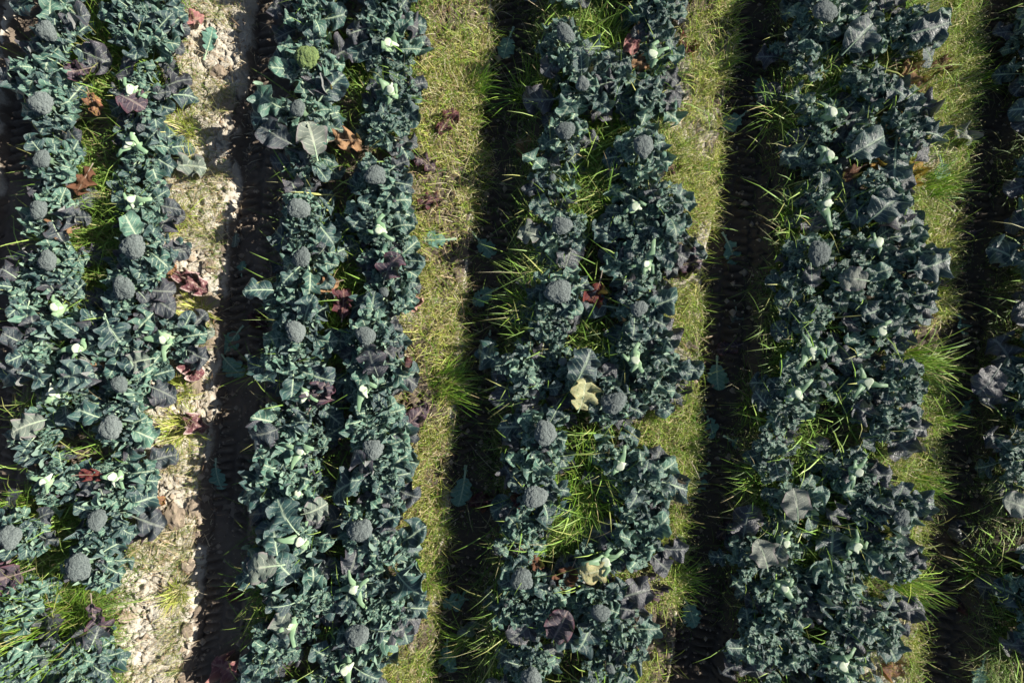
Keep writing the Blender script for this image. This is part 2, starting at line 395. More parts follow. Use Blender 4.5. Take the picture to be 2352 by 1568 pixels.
HEADS = [head_mesh(s, 'head') for s in range(5)]
HEADG = head_mesh(40, 'headg', 1.0)

def tube_mesh(name, pts, rads, mats, n=8, cap_mat=None, flat=1.0):
    V = []; Fc = []; MI = []
    pts = [Vector(p) for p in pts]
    for i, p in enumerate(pts):
        d = (pts[min(i+1, len(pts)-1)] - pts[max(i-1, 0)]).normalized()
        a = d.orthogonal().normalized() if abs(d.z) > .9 else d.cross(Vector((0, 0, 1))).normalized()
        b = d.cross(a)
        for k in range(n):
            an = TAU*k/n; V.append(p + a*math.cos(an)*rads[i] + b*math.sin(an)*rads[i]*flat)
    for i in range(len(pts)-1):
        for k in range(n):
            Fc.append((i*n+k, i*n+(k+1) % n, (i+1)*n+(k+1) % n, (i+1)*n+k)); MI.append(0)
    b = (len(pts)-1)*n
    Fc.append(tuple(b+k for k in range(n))); MI.append(1 if cap_mat else 0)
    Fc.append(tuple(reversed(range(n)))); MI.append(0)
    return mesh_np(name, V, Fc, mats + ([cap_mat] if cap_mat else []), None, MI)
STEM = tube_mesh('stem', [(0, 0, 0), (.01, 0, .4), (0, .01, .8), (0, 0, 1)], [.022, .019, .02, .024], [M['stem']], 8)
STUMPS = []
for k in range(4):
    r = random.Random(60+k)
    STUMPS.append(tube_mesh('stump', [(0, 0, 0), (.005, 0, .09), (0, .004, .16), (0, 0, .2)], [.024, .024, .027, .031], [M['stalk']], 12))
CUTS = []
for k in range(4):      # the cut face: a slightly domed, slanted disc with a rim
    r = random.Random(80+k); V = [(0, 0, .006)]; Fc = []
    for ring, (rr, zz) in enumerate(((.014, .005), (.024, .004), (.029, .002), (.030, -.010))):
        for q in range(14):
            a = TAU*q/14; e = 1+.14*math.sin(2*a+k)+.10*math.sin(3*a+2*k)
            V.append((rr*e*math.cos(a), rr*e*math.sin(a), zz))
    for q in range(14): Fc.append((0, 1+q, 1+(q+1) % 14))
    for ring in range(3):
        for q in range(14):
            a = 1+ring*14+q; b = 1+ring*14+(q+1) % 14; Fc.append((a, a+14, b+14, b))
    CUTS.append(mesh_np('cut_face', V, Fc, [M['cut']]))
ARMS = []
for k in range(6):      # leaf stalks left on the stump, broad at their foot
    r = random.Random(70+k); L = r.uniform(.05, .13); up = r.uniform(.0, .06)
    ARMS.append(tube_mesh('leaf_stalk', [(0, 0, -.02), (0, .035, .008+up*.3), (r.uniform(-.01, .01), L*.6, .012+up), (r.uniform(-.02, .02), L, up)],
                          [.030, .023, .012, .009], [M['stalk']], 8, None, .5))

SLANTS = []
for k in range(5):      # stalk bases sliced through with the stem, pale inside
    r = random.Random(170+k); L = r.uniform(.045, .075)
    SLANTS.append(tube_mesh('sliced_stalk', [(0, .006, -.012), (0, .02, .0), (r.uniform(-.006, .006), L*.6, .004), (r.uniform(-.01, .01), L, -.002)], [.026, .024, .014, .005], [M['cut']], 7, None, .4))
# ------------------------------------------------------------------ ground
def build_ground():
    def axis_u(lo, hi):
        us = []; u = lo
        while u < hi:
            d = (u - E0) % PER
            us.append(u)
            u += .009 if (d < .34 or d > 1.02) else .02
        us.append(hi); return np.array(us)
    us = axis_u(-3.85, 3.95); vsv = np.arange(-2.75, 2.76, .0105)
    U, Vv = np.meshgrid(us, vsv, indexing='ij')
    X = U + SLOPE*Vv; Y = Vv
    Z = ground_z(X, Y, True)
    nu, nv = U.shape
    co = np.stack([X, Y, Z], -1).reshape(-1, 3)
    i = np.arange(nu-1)[:, None]*nv + np.arange(nv-1)[None, :]
    quads = np.stack([i, i+nv, i+nv+1, i+1], -1).reshape(-1, 4)
    d = bed_d(co[:, 0], co[:, 1])
    wob = (fbm(co[:, 0]*5, co[:, 1]*5, 21, 3)-.5)*.10
    dd = d + wob
    damp_shade = sstep(-.01, .04, dd)*(1-sstep(.9, 1.12, dd)); damp_shade = np.where((d > 1.25) & (d < 1.455), np.minimum(damp_shade, .1), np.where(d >= 1.455, np.maximum(damp_shade, sstep(1.46, 1.5, dd)*.8), damp_shade))
    damp_shade = np.where((d > .34) & (d < 1.0), np.maximum(damp_shade, .8), damp_shade)
    kk = bed_k(co[:, 0], co[:, 1]); pat = sstep(.55, .68, fbm(co[:, 0]*2, co[:, 1]*2, 201, 3))
    damp_shade = np.where(kk < -1, np.maximum(damp_shade, .8), damp_shade)  # strip left of the first bed: plant shadow painted as darker soil
    damp_shade = np.where((kk >= 1) & (d < .9), damp_shade*1.5, damp_shade)  # furrows after the bare one: moist soil, deeper shade painted into it
    damp_shade = np.where((kk >= 0) & (d > .9), np.maximum(damp_shade, .85-.6*pat), damp_shade)
    # the rest of the field, coarse, out to the horizon
    verts = [co]; faces = [quads]; dm = [damp_shade]; off = len(co)
    def coarse(ulo, uhi, du, vlo, vhi, dv):
        nonlocal off
        uu = np.arange(ulo, uhi+1e-6, du); vv = np.arange(vlo, vhi+1e-6, dv)
        A, B = np.meshgrid(uu, vv, indexing='ij'); Xc = A+SLOPE*B
        Zc = ground_z(Xc, B, False) - .012
        c = np.stack([Xc, B, Zc], -1).reshape(-1, 3); n = len(vv)
        q = np.arange(len(uu)-1)[:, None]*n + np.arange(n-1)[None, :]
        faces.append(np.stack([q, q+n, q+n+1, q+1], -1).reshape(-1, 4)+off)
        dcc = bed_d(c[:, 0], c[:, 1]); dm.append(np.where((dcc < 1.05), .9, .3)); verts.append(c); off += len(c)
    coarse(-25, 25, .07, 2.73, 30, 1.6); coarse(-25, 25, .07, -30, -2.73, 1.6)
    coarse(-25, -3.83, .07, -2.8, 2.8, .5); coarse(3.93, 25, .07, -2.8, 2.8, .5)
    c = np.array([(-900, -900, -.5), (900, -900, -.5), (900, 900, -.5), (-900, 900, -.5)], float)
    verts.append(c); faces.append(np.array([[0, 1, 2, 3]])+off); dm.append(np.full(4, .6))
    co = np.concatenate(verts); qs = np.concatenate(faces); dm = np.concatenate(dm)
    me = bpy.data.meshes.new('ground')
    me.vertices.add(len(co)); me.vertices.foreach_set('co', co.astype(np.float32).ravel())
    me.loops.add(qs.size); me.loops.foreach_set('vertex_index', qs.astype(np.int32).ravel())
    me.polygons.add(len(qs)); me.polygons.foreach_set('loop_start', np.arange(0, qs.size, 4, dtype=np.int32))
    me.polygons.foreach_set('use_smooth', np.ones(len(qs), dtype=bool))
    me.update(calc_edges=True); me.validate()
    at = me.attributes.new('damp_shade', 'FLOAT', 'POINT'); at.data.foreach_set('value', dm.astype(np.float32))
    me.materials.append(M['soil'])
    o = bpy.data.objects.new('ground', me); COL.objects.link(o); o['kind'] = 'structure'
build_ground()

# ------------------------------------------------------------------ grass and weeds
def raw_mesh(name, co, tris, tint, mat):
    me = bpy.data.meshes.new(name)
    me.vertices.add(len(co)); me.vertices.foreach_set('co', co.astype(np.float32).ravel())
    me.loops.add(tris.size); me.loops.foreach_set('vertex_index', tris.astype(np.int32).ravel())
    me.polygons.add(len(tris)); me.polygons.foreach_set('loop_start', np.arange(0, tris.size, 3, dtype=np.int32))
    me.update(calc_edges=True)
    at = me.attributes.new('tint', 'FLOAT_COLOR', 'POINT')
    at.data.foreach_set('color', np.concatenate([tint, np.ones((len(tint), 1))], 1).astype(np.float32).ravel())
    me.materials.append(mat); return me
def blades(base, L, W, az, lean, tint, tip=None, droop=None):
    """base (n,3), curved tapering blades; returns verts, tris, colours"""
    n = len(base)
    S = np.array([0, .4, .75, 1.0]); wf = np.array([.8, 1.0, .65, 0.0])
    dx, dy = np.cos(az), np.sin(az)
    rows = []; cols = []
    if tip is None: tip = tint
    if droop is None: droop = np.zeros(n)
    for s, w in zip(S, wf):
        h = L*(s*np.cos(lean*(.35+.65*s)) - droop*s**3); o = L*s*np.sin(lean*(.35+.65*s))
        c = base + np.stack([dx*o, dy*o, h], 1)
        sd = np.stack([-dy, dx, np.zeros(n)], 1)*(W*w*.5)[:, None]
        cc = tint*(1-s)+tip*s
        if w > 0: rows += [c-sd, c+sd]; cols += [cc, cc]
        else: rows.append(c); cols.append(cc)
    co = np.stack(rows, 1).reshape(-1, 3); cl = np.stack(cols, 1).reshape(-1, 3)
    b = (np.arange(n)*7)[:, None]
    T = np.array([[0, 1, 3], [0, 3, 2], [2, 3, 5], [2, 5, 4], [4, 5, 6]]).reshape(-1)
    return co, (b+T[None, :]).reshape(-1, 3), cl
def diamonds(c, size, tint, tilt=.7, ratio=.55):
    n = len(c)
    a = rng.uniform(0, TAU, n); t1 = rng.normal(0, tilt, n); t2 = rng.normal(0, tilt, n)
    ux = np.stack([np.cos(a), np.sin(a), t1], 1); ux /= np.linalg.norm(ux, axis=1, keepdims=True)
    vx = np.stack([-np.sin(a), np.cos(a), t2], 1); vx /= np.linalg.norm(vx, axis=1, keepdims=True)
    sz = size[:, None]
    co = np.stack([c-ux*sz, c+vx*sz*ratio+ux*sz*.15, c+ux*sz, c-vx*sz*ratio+ux*sz*.15], 1).reshape(-1, 3)
    b = (np.arange(n)*4)[:, None]
    return co, (b+np.array([[0, 3, 2, 0, 2, 1]])).reshape(-1, 3), np.repeat(tint, 4, 0)
def merge(ls):
    off = 0; C = []; T = []; K = []
    for (c, t, k) in ls:
        C.append(c); T.append(t+off); K.append(k); off += len(c)
    return np.concatenate(C), np.concatenate(T), np.concatenate(K)
def pal(n, cols, wts):
    cols = np.array(cols); i = rng.choice(len(cols), n, p=np.array(wts)/sum(wts))
    return cols[i]*rng.uniform(.7, 1.25, (n, 1))
GREEN = [(0.16, 0.32, 0.03), (0.26, 0.40, 0.05), (0.09, 0.20, 0.03), (0.32, 0.30, 0.10), (0.46, 0.38, 0.19)]
YELL = [(0.46, 0.50, 0.10), (0.34, 0.43, 0.07), (0.56, 0.52, 0.19), (0.66, 0.58, 0.32), (0.20, 0.32, 0.05)]
XR, YR = (-3.5, 3.5), (-2.45, 2.45)
def scatter(n, dlo, dhi, ks, dens=None):
    """random points on the strip dlo..dhi of the beds ks"""
    k = rng.choice(ks, n); d = rng.uniform(dlo, dhi, n); y = rng.uniform(*YR, n)
    x = E0 + PER*k + d + SLOPE*y
    ok = (x > XR[0]) & (x < XR[1])
    if dens is not None: ok &= rng.uniform(0, 1, n) < dens(x, y, d)
    x, y, d = x[ok], y[ok], d[ok]
    return x, y, ground_z(x, y, False), d
def add_stuff(name, geo, label=None):
    me = raw_mesh(name, *geo, M['grass']); o = bpy.data.objects.new(name, me); COL.objects.link(o); o['kind'] = 'stuff'
    if label: o['label'] = label
    return o

# fine yellow-green grass on the sunny right-hand shoulders (k: strip index, bed right edge at d = PER of strip k)
shoulder_names = {0: ('short yellow green grass on the sunny shoulder of the second bed', 30000),
                  1: ('short yellow green grass on the sunny shoulder of the third bed', 30000),
                  2: ('short green grass on the sunny shoulder of the fourth bed', 26000)}
for k, (lb, n) in shoulder_names.items():
    def dens(x, y, d, k=k):
        e = PER + .025 + (fbm(y*3+k*9, y*0+k, 61, 3)-.5)*.16
        prof = sstep(1.02, 1.2, d)*(1-sstep(e, e+.05, d))
        cl = sstep(.30, .55, fbm(x*5, y*5, 70+k, 3)); bare = sstep(.33, .45, fbm(x*3.1, y*2.3, 75+k, 3))
        return prof*(.2+.8*cl)*(.12+.88*bare)
    x, y, z, d = scatter(n*2, .92, 1.62, [k], dens); m = len(x)
    g1 = (.75 + .55*fbm(x*3, y*3, 90+k, 3))
    L = rng.gamma(3.2, .017, m)*g1*(1.15 if k else 1.0); W = rng.uniform(.0018, .0042, m)
    tone = sstep(.35, .6, fbm(x*2.5, y*2.5, 99+k, 3))[:, None]
    yel = pal(m, YELL, (4, 4, 3, 2, 3)); gre = pal(m, GREEN, (4, 5, 2, 1, 1))
    t = yel*(1-tone*(.45 if k < 1 else .7)) + gre*tone*(.45 if k < 1 else .7)
    edge = sstep(1.36, 1.5, d)
    az = np.where(rng.uniform(0, 1, m) < .1+.4*edge, rng.normal(0, .8, m), rng.uniform(0, TAU, m))
    lean = np.abs(rng.normal(.5, .4, m)) + .35*edge
    lists = [blades(np.stack([x, y, z-.003], 1), L, W, az, lean, t, t*1.1)]
    nt_ = 5500 if k == 0 else 2600; q = rng.choice(m, nt_)
    lists.append(blades(np.stack([x, y, z], 1)[q] + np.stack([rng.normal(0, .02, nt_), rng.normal(0, .02, nt_), rng.uniform(.004, .03, nt_)], 1), rng.gamma(4, .014, nt_), rng.uniform(.0018, .0042, nt_), rng.uniform(0, TAU, nt_), rng.normal(1.45, .15, nt_), pal(nt_, [(.58, .48, .28), (.40, .30, .16), (.30, .19, .10), (.66, .60, .42)], (4, 3, 2, 2))))
    # long straggling blades over the edge
    q = rng.choice(m, 900); lists.append(blades(np.stack([x, y, z], 1)[q], rng.uniform(.09, .2, 900), rng.uniform(.002, .0045, 900), rng.normal(0, 1.0, 900), rng.uniform(.6, 1.4, 900), pal(900, GREEN, (4, 4, 2, 2, 1)), None, rng.uniform(0, .3, 900)))
    q = rng.choice(m, 16000); c = np.stack([x, y, z], 1)[q] + rng.normal(0, .008, (16000, 3)) + np.stack([np.zeros(16000)]*2 + [rng.uniform(.012, .055, 16000)], 1)
    lists.append(diamonds(c, rng.uniform(.002, .0055, 16000), pal(16000, [(.48, .50, .13), (.36, .43, .08), (.62, .56, .28), (.16, .24, .05)], (4, 3, 2.5, 2)), .9, .55))
    # thin flowering stems with pale spikelets
    ns = 1100 + 500*k; q = rng.choice(m, ns); bs = np.stack([x, y, z], 1)[q]; sl = rng.uniform(.06, .16, ns); sa = rng.normal(0, 1.5, ns); sl_e = rng.uniform(.1, .8, ns)
    lists.append(blades(bs, sl, np.full(ns, .0012), sa, sl_e, pal(ns, YELL, (3, 2, 3, 3, 1))))
    for rep in range(7):
        f = rng.uniform(.65, 1.05, ns); le = sl_e*(.35+.65*f)
        c = bs + np.stack([np.cos(sa)*sl*f*np.sin(le), np.sin(sa)*sl*f*np.sin(le), sl*f*np.cos(le)], 1) + rng.normal(0, .010, (ns, 3))
        lists.append(diamonds(c, rng.uniform(.0018, .004, ns), pal(ns, [(.50, .45, .24), (.36, .36, .14), (.62, .58, .40)], (3, 3, 1)), 1.0, .6))
    add_stuff('grass', merge(lists), lb)

# mixed grass and small weeds between the plant lines
def weeds(k, lb, n):
    def dens(x, y, d):
        c = fbm(x*2.6+40, y*2.6, 120+k, 3)
        return (.10 + .9*sstep(.42, .60, c))*sstep(.36, .5, d)*(1-sstep(1.02, 1.15, d)*.8)
    x, y, z, d = scatter(n, .34, 1.2, [k], dens); m = len(x)
    L = rng.gamma(4, .028, m); W = rng.uniform(.0016, .0042, m)
    g = pal(m, [(0.12, 0.23, 0.03), (0.20, 0.31, 0.05), (0.08, 0.16, 0.03), (0.36, 0.36, 0.12), (0.42, 0.34, 0.18)], (4, 4, 3, 2, .8))
    A = blades(np.stack([x, y, z-.003], 1), L, W, rng.uniform(0, TAU, m), np.abs(rng.normal(.65, .4, m)), g, g*1.15, np.abs(rng.normal(0, .12, m)))
    x, y, z, d = scatter(n, .34, 1.2, [k], dens); m = len(x)
    c = np.stack([x, y, z + rng.uniform(.005, .10, m)], 1)
    B = diamonds(c, rng.uniform(.003, .009, m), pal(m, [(0.10, 0.21, 0.035), (0.17, 0.29, 0.05), (0.26, 0.35, 0.08)], (4, 3, 2)), .6)
    nl = 230 if k < 1 else 520; x, y, z, d = scatter(nl*2, .36, 1.1, [k]); m = len(x)
    g = pal(m, [(0.20, 0.34, 0.06), (0.28, 0.40, 0.09), (0.14, 0.26, 0.04), (0.40, 0.42, 0.14)], (4, 3, 3, 2))
    C = blades(np.stack([x, y, z], 1), rng.uniform(.14, .40, m), rng.uniform(.003, .009, m), rng.uniform(0, TAU, m), np.abs(rng.normal(.7, .3, m)), g, g*1.2, rng.uniform(0, .35, m))
    add_stuff('weeds', merge([A, B, C]), lb)
weeds(-1, 'green grass and chickweed among the plants of the leftmost bed', 44000)
weeds(0, 'green grass and chickweed among the plants of the second bed', 50000)
weeds(1, 'green grass and chickweed among the plants of the third bed', 70000)
weeds(2, 'green grass and chickweed among the plants of the fourth bed', 70000)
weeds(3, 'green grass and chickweed among the plants at the right edge', 16000)

# thin shaded grass on the left shoulders and in the furrows (bar the bare first furrow)
for k, n, lb in ((0, 500, 'sparse thin grass in the shade beside the bare tyre track'), (1, 6500, 'thin shaded grass in the second furrow'),
                 (2, 6000, 'thin shaded grass in the third furrow'), (3, 7000, 'thin shaded grass in the fourth furrow')):
    def dens(x, y, d, k=k):
        return sstep(.30, .6, fbm(x*3, y*3, 140+k, 3))*(sstep(.22, .36, d)*.9 + (.18 if k == 1 else .05))
    x, y, z, d = scatter(n*2, .0, .56, [k], dens); m = len(x)
    t = pal(m, [(0.10, 0.19, 0.03), (0.16, 0.24, 0.05), (0.30, 0.30, 0.12), (0.42, 0.38, 0.22)], (4, 4, 2, 1))
    A = blades(np.stack([x, y, z], 1), rng.gamma(5, .020, m)*np.where(d > .3, 1.5, 1.0), rng.uniform(.0018, .004, m), rng.normal(math.pi, 1.6, m), np.abs(rng.normal(.8, .35, m)), t, None, np.abs(rng.normal(0, .15, m)))
    q = rng.choice(m, m*2); c = np.stack([x, y, z], 1)[q] + rng.normal(0, .02, (m*2, 3)) + np.stack([np.zeros(m*2)]*2+[rng.uniform(.02, np.where(d[q] > .3, .16, .05))], 1)
    B = diamonds(c, rng.uniform(.002, .006, m*2), pal(m*2, [(0.14, 0.24, 0.05), (0.34, 0.36, 0.14), (0.5, 0.5, 0.40)], (5, 3, .5)), .8)
    add_stuff('grass', merge([A, B]), lb)

# scattered dry grass, straw litter and crumbs on the bare shoulder of the leftmost bed
def bare_litter():
    def dens(x, y, d):
        return sstep(.50, .66, fbm(x*4+9, y*4, 160, 3))
    x, y, z, d = scatter(16000, 1.03, 1.49, [-1], dens); m = len(x)
    t = pal(m, [(0.16, 0.24, 0.05), (0.30, 0.32, 0.10), (0.46, 0.40, 0.20)], (3, 3, 3))
    A = blades(np.stack([x, y, z], 1), rng.gamma(4, .016, m), rng.uniform(.0016, .0032, m), rng.uniform(0, TAU, m), np.abs(rng.normal(.9, .35, m)), t)
    add_stuff('grass', A, 'patchy dry grass on the bare soil shoulder')
    x, y, z, d = scatter(3200, 1.02, 1.56, [-1]); m = len(x)
    t = pal(m, [(0.60, 0.52, 0.36), (0.46, 0.36, 0.22), (0.34, 0.22, 0.12)], (3, 3, 1.5))
    B = blades(np.stack([x, y, z+.006+rng.uniform(0, .012, m)], 1), rng.gamma(4, .012, m), rng.uniform(.002, .005, m), rng.uniform(0, TAU, m), np.full(m, 1.5), t)
    add_stuff('straw_litter', B, 'short straw bits scattered on the bare soil shoulder')
bare_litter()
def crumbs():
    x1, y1, z1, d1 = scatter(1600, 1.05, 1.56, [-1]); x2, y2, z2, d2 = scatter(2600, .0, .34, [0, 1, 2, 3])
    x = np.concatenate([x1, x2]); y = np.concatenate([y1, y2]); z = ground_z(x, y, True); m = len(x)
    base = np.array([(1, 0, 0), (-1, 0, 0), (0, 1, 0), (0, -1, 0), (0, 0, 1), (0, 0, -.6)], float)
    tri = np.array([(0, 2, 4), (2, 1, 4), (1, 3, 4), (3, 0, 4), (2, 0, 5), (1, 2, 5), (3, 1, 5), (0, 3, 5)])
    s = rng.gamma(2.2, .0035, m)[:, None, None]
    co = (base[None]*(1+rng.normal(0, .3, (m, 6, 3)))*s + np.stack([x, y, z], 1)[:, None, :]).reshape(-1, 3)
    T = (np.arange(m)[:, None, None]*6 + tri[None]).reshape(-1, 3)
    me = raw_mesh('soil_crumbs', co, T, np.ones((len(co), 3)), M['clod'])
    o = bpy.data.objects.new('soil_crumbs', me); COL.objects.link(o); o['kind'] = 'stuff'
crumbs()

# ------------------------------------------------------------------ broccoli plants
ORD = 'first second third fourth fifth sixth seventh eighth ninth tenth eleventh twelfth thirteenth fourteenth fifteenth sixteenth'.split()
BEDS = ['leftmost bed', 'second bed from left', 'third bed from left', 'fourth bed from left', 'rightmost bed']
# (px, py, type, head size in px of the photograph's 2352-px view, look)   H headed, S cut stump, L leafy
T1L = [(100, 68, 'H', 42), (68, 148, 'L'), (87, 233, 'H', 45), (90, 363, 'H', 38), (82, 480, 'H', 42), (103, 598, 'H', 38), (45, 662, 'L'), (123, 706, 'S'), (173, 800, 'S'), (62, 800, 'L'), (120, 900, 'S'), (60, 1000, 'H', 20, 'small half hidden green'), (98, 1108, 'S'), (15, 1236, 'H', 48), (28, 1400, 'L'), (20, 1540, 'L')]
T1R = [(288, 12, 'L'), (322, 78, 'L'), (298, 205, 'S'), (297, 325, 'S'), (300, 457, 'S'), (300, 566, 'H', 52), (278, 660, 'H', 50), (373, 780, 'S'), (262, 785, 'L'), (270, 883, 'H', 32), (248, 983, 'H', 48), (260, 1096, 'S'), (217, 1196, 'H', 38), (173, 1306, 'H', 50), (95, 1520, 'H', 22), (165, 1530, 'L')]
T2L = [(698, 20, 'L'), (701, 127, 'H', 46, 'loose yellowish green'), (681, 247, 'H', 34), (695, 353, 'H', 18), (683, 477, 'H', 42), (690, 590, 'H', 42), (655, 668, 'L'), (676, 760, 'H', 42), (660, 838, 'L'), (698, 906, 'S'), (640, 985, 'L'), (688, 1036, 'S'), (630, 1085, 'L'), (683, 1134, 'S'), (650, 1190, 'L'), (688, 1244, 'S'), (630, 1315, 'L'), (700, 1385, 'L'), (665, 1436, 'S'), (610, 1520, 'L')]
T2R = [(871, 33, 'L'), (890, 97, 'S'), (895, 207, 'S'), (875, 290, 'L'), (860, 400, 'H', 43), (852, 466, 'L'), (868, 528, 'S'), (890, 600, 'L'), (881, 670, 'H', 20), (838, 770, 'H', 40), (868, 838, 'L'), (833, 890, 'S'), (850, 958, 'L'), (855, 1033, 'H', 42), (868, 1108, 'L'), (826, 1221, 'H', 48), (880, 1290, 'L'), (810, 1354, 'S'), (890, 1415, 'L'), (818, 1463, 'H', 50), (791, 1540, 'S')]
T3L = [(1299, 73, 'H', 38), (1339, 190, 'H', 30, 'leaf shaded'), (1299, 297, 'H', 38), (1269, 407, 'H', 16), (1291, 517, 'H', 42), (1283, 668, 'H', 50), (1270, 745, 'L'), (1293, 831, 'H', 16), (1224, 883, 'H', 15), (1190, 850, 'L'), (1253, 995, 'H', 48), (1225, 1062, 'L'), (1229, 1143, 'H', 46), (1200, 1232, 'L'), (1198, 1333, 'H', 46), (1180, 1420, 'L'), (1265, 1400, 'L'), (1221, 1561, 'H', 40)]
T3R = [(1515, 20, 'L'), (1499, 123, 'S'), (1410, 170, 'L'), (1492, 217, 'L'), (1479, 333, 'H', 45), (1459, 473, 'S'), (1530, 480, 'L'), (1500, 545, 'L'), (1449, 585, 'H', 18), (1486, 606, 'S'), (1469, 708, 'H', 36), (1458, 825, 'S'), (1525, 840, 'L'), (1340, 870, 'L'), (1411, 926, 'H', 50), (1490, 905, 'L'), (1423, 1071, 'S'), (1480, 1110, 'L'), (1463, 1186, 'L'), (1476, 1260, 'L'), (1391, 1291, 'S'), (1381, 1410, 'H', 42, 'leaf shaded'), (1440, 1470, 'L'), (1403, 1538, 'H', 20)]
T4L = [(1899, 20, 'H', 46), (1860, 110, 'L'), (1914, 257, 'S'), (1907, 357, 'S'), (1901, 467, 'S'), (1886, 580, 'H', 50), (1835, 650, 'L'), (1880, 735, 'L'), (1867, 806, 'S'), (1892, 883, 'H', 14), (1832, 903, 'S'), (1815, 965, 'L'), (1790, 1045, 'L'), (1850, 1160, 'L'), (1806, 1248, 'S'), (1735, 1300, 'L'), (1802, 1351, 'S'), (1815, 1420, 'L'), (1740, 1500, 'L'), (1835, 1515, 'L')]
T4R = [(1997, 67, 'L'), (2120, 50, 'L'), (2014, 180, 'L'), (2004, 317, 'L'), (2095, 290, 'L'), (2045, 440, 'L'), (2019, 556, 'S'), (1964, 640, 'L'), (2095, 590, 'L'), (2080, 690, 'L'), (2026, 761, 'S'), (1994, 878, 'S'), (2075, 876, 'L'), (2055, 965, 'L'), (1971, 1084, 'S'), (1997, 1140, 'L'), (2077, 1190, 'H', 34, 'half wrapped'), (1969, 1256, 'S'), (2060, 1290, 'L'), (1930, 1346, 'L'), (1960, 1430, 'L'), (2040, 1450, 'L'), (1936, 1530, 'S')]
T5L = [(2345, 30, 'L'), (2350, 130, 'L'), (2352, 500, 'L'), (2350, 790, 'L'), (2350, 970, 'L'), (2350, 1430, 'L'), (2348, 240, 'L'), (2340, 390, 'L'), (2320, 610, 'L'), (2300, 880, 'L'), (2275, 1060, 'L'), (2345, 1170, 'L'), (2325, 1370, 'L'), (2335, 1490, 'L')]
LINES = [(0, 'left', T1L), (0, 'right', T1R), (1, 'left', T2L), (1, 'right', T2R), (2, 'left', T3L), (2, 'right', T3R), (3, 'left', T4L), (3, 'right', T4R), (4, 'left', T5L)]

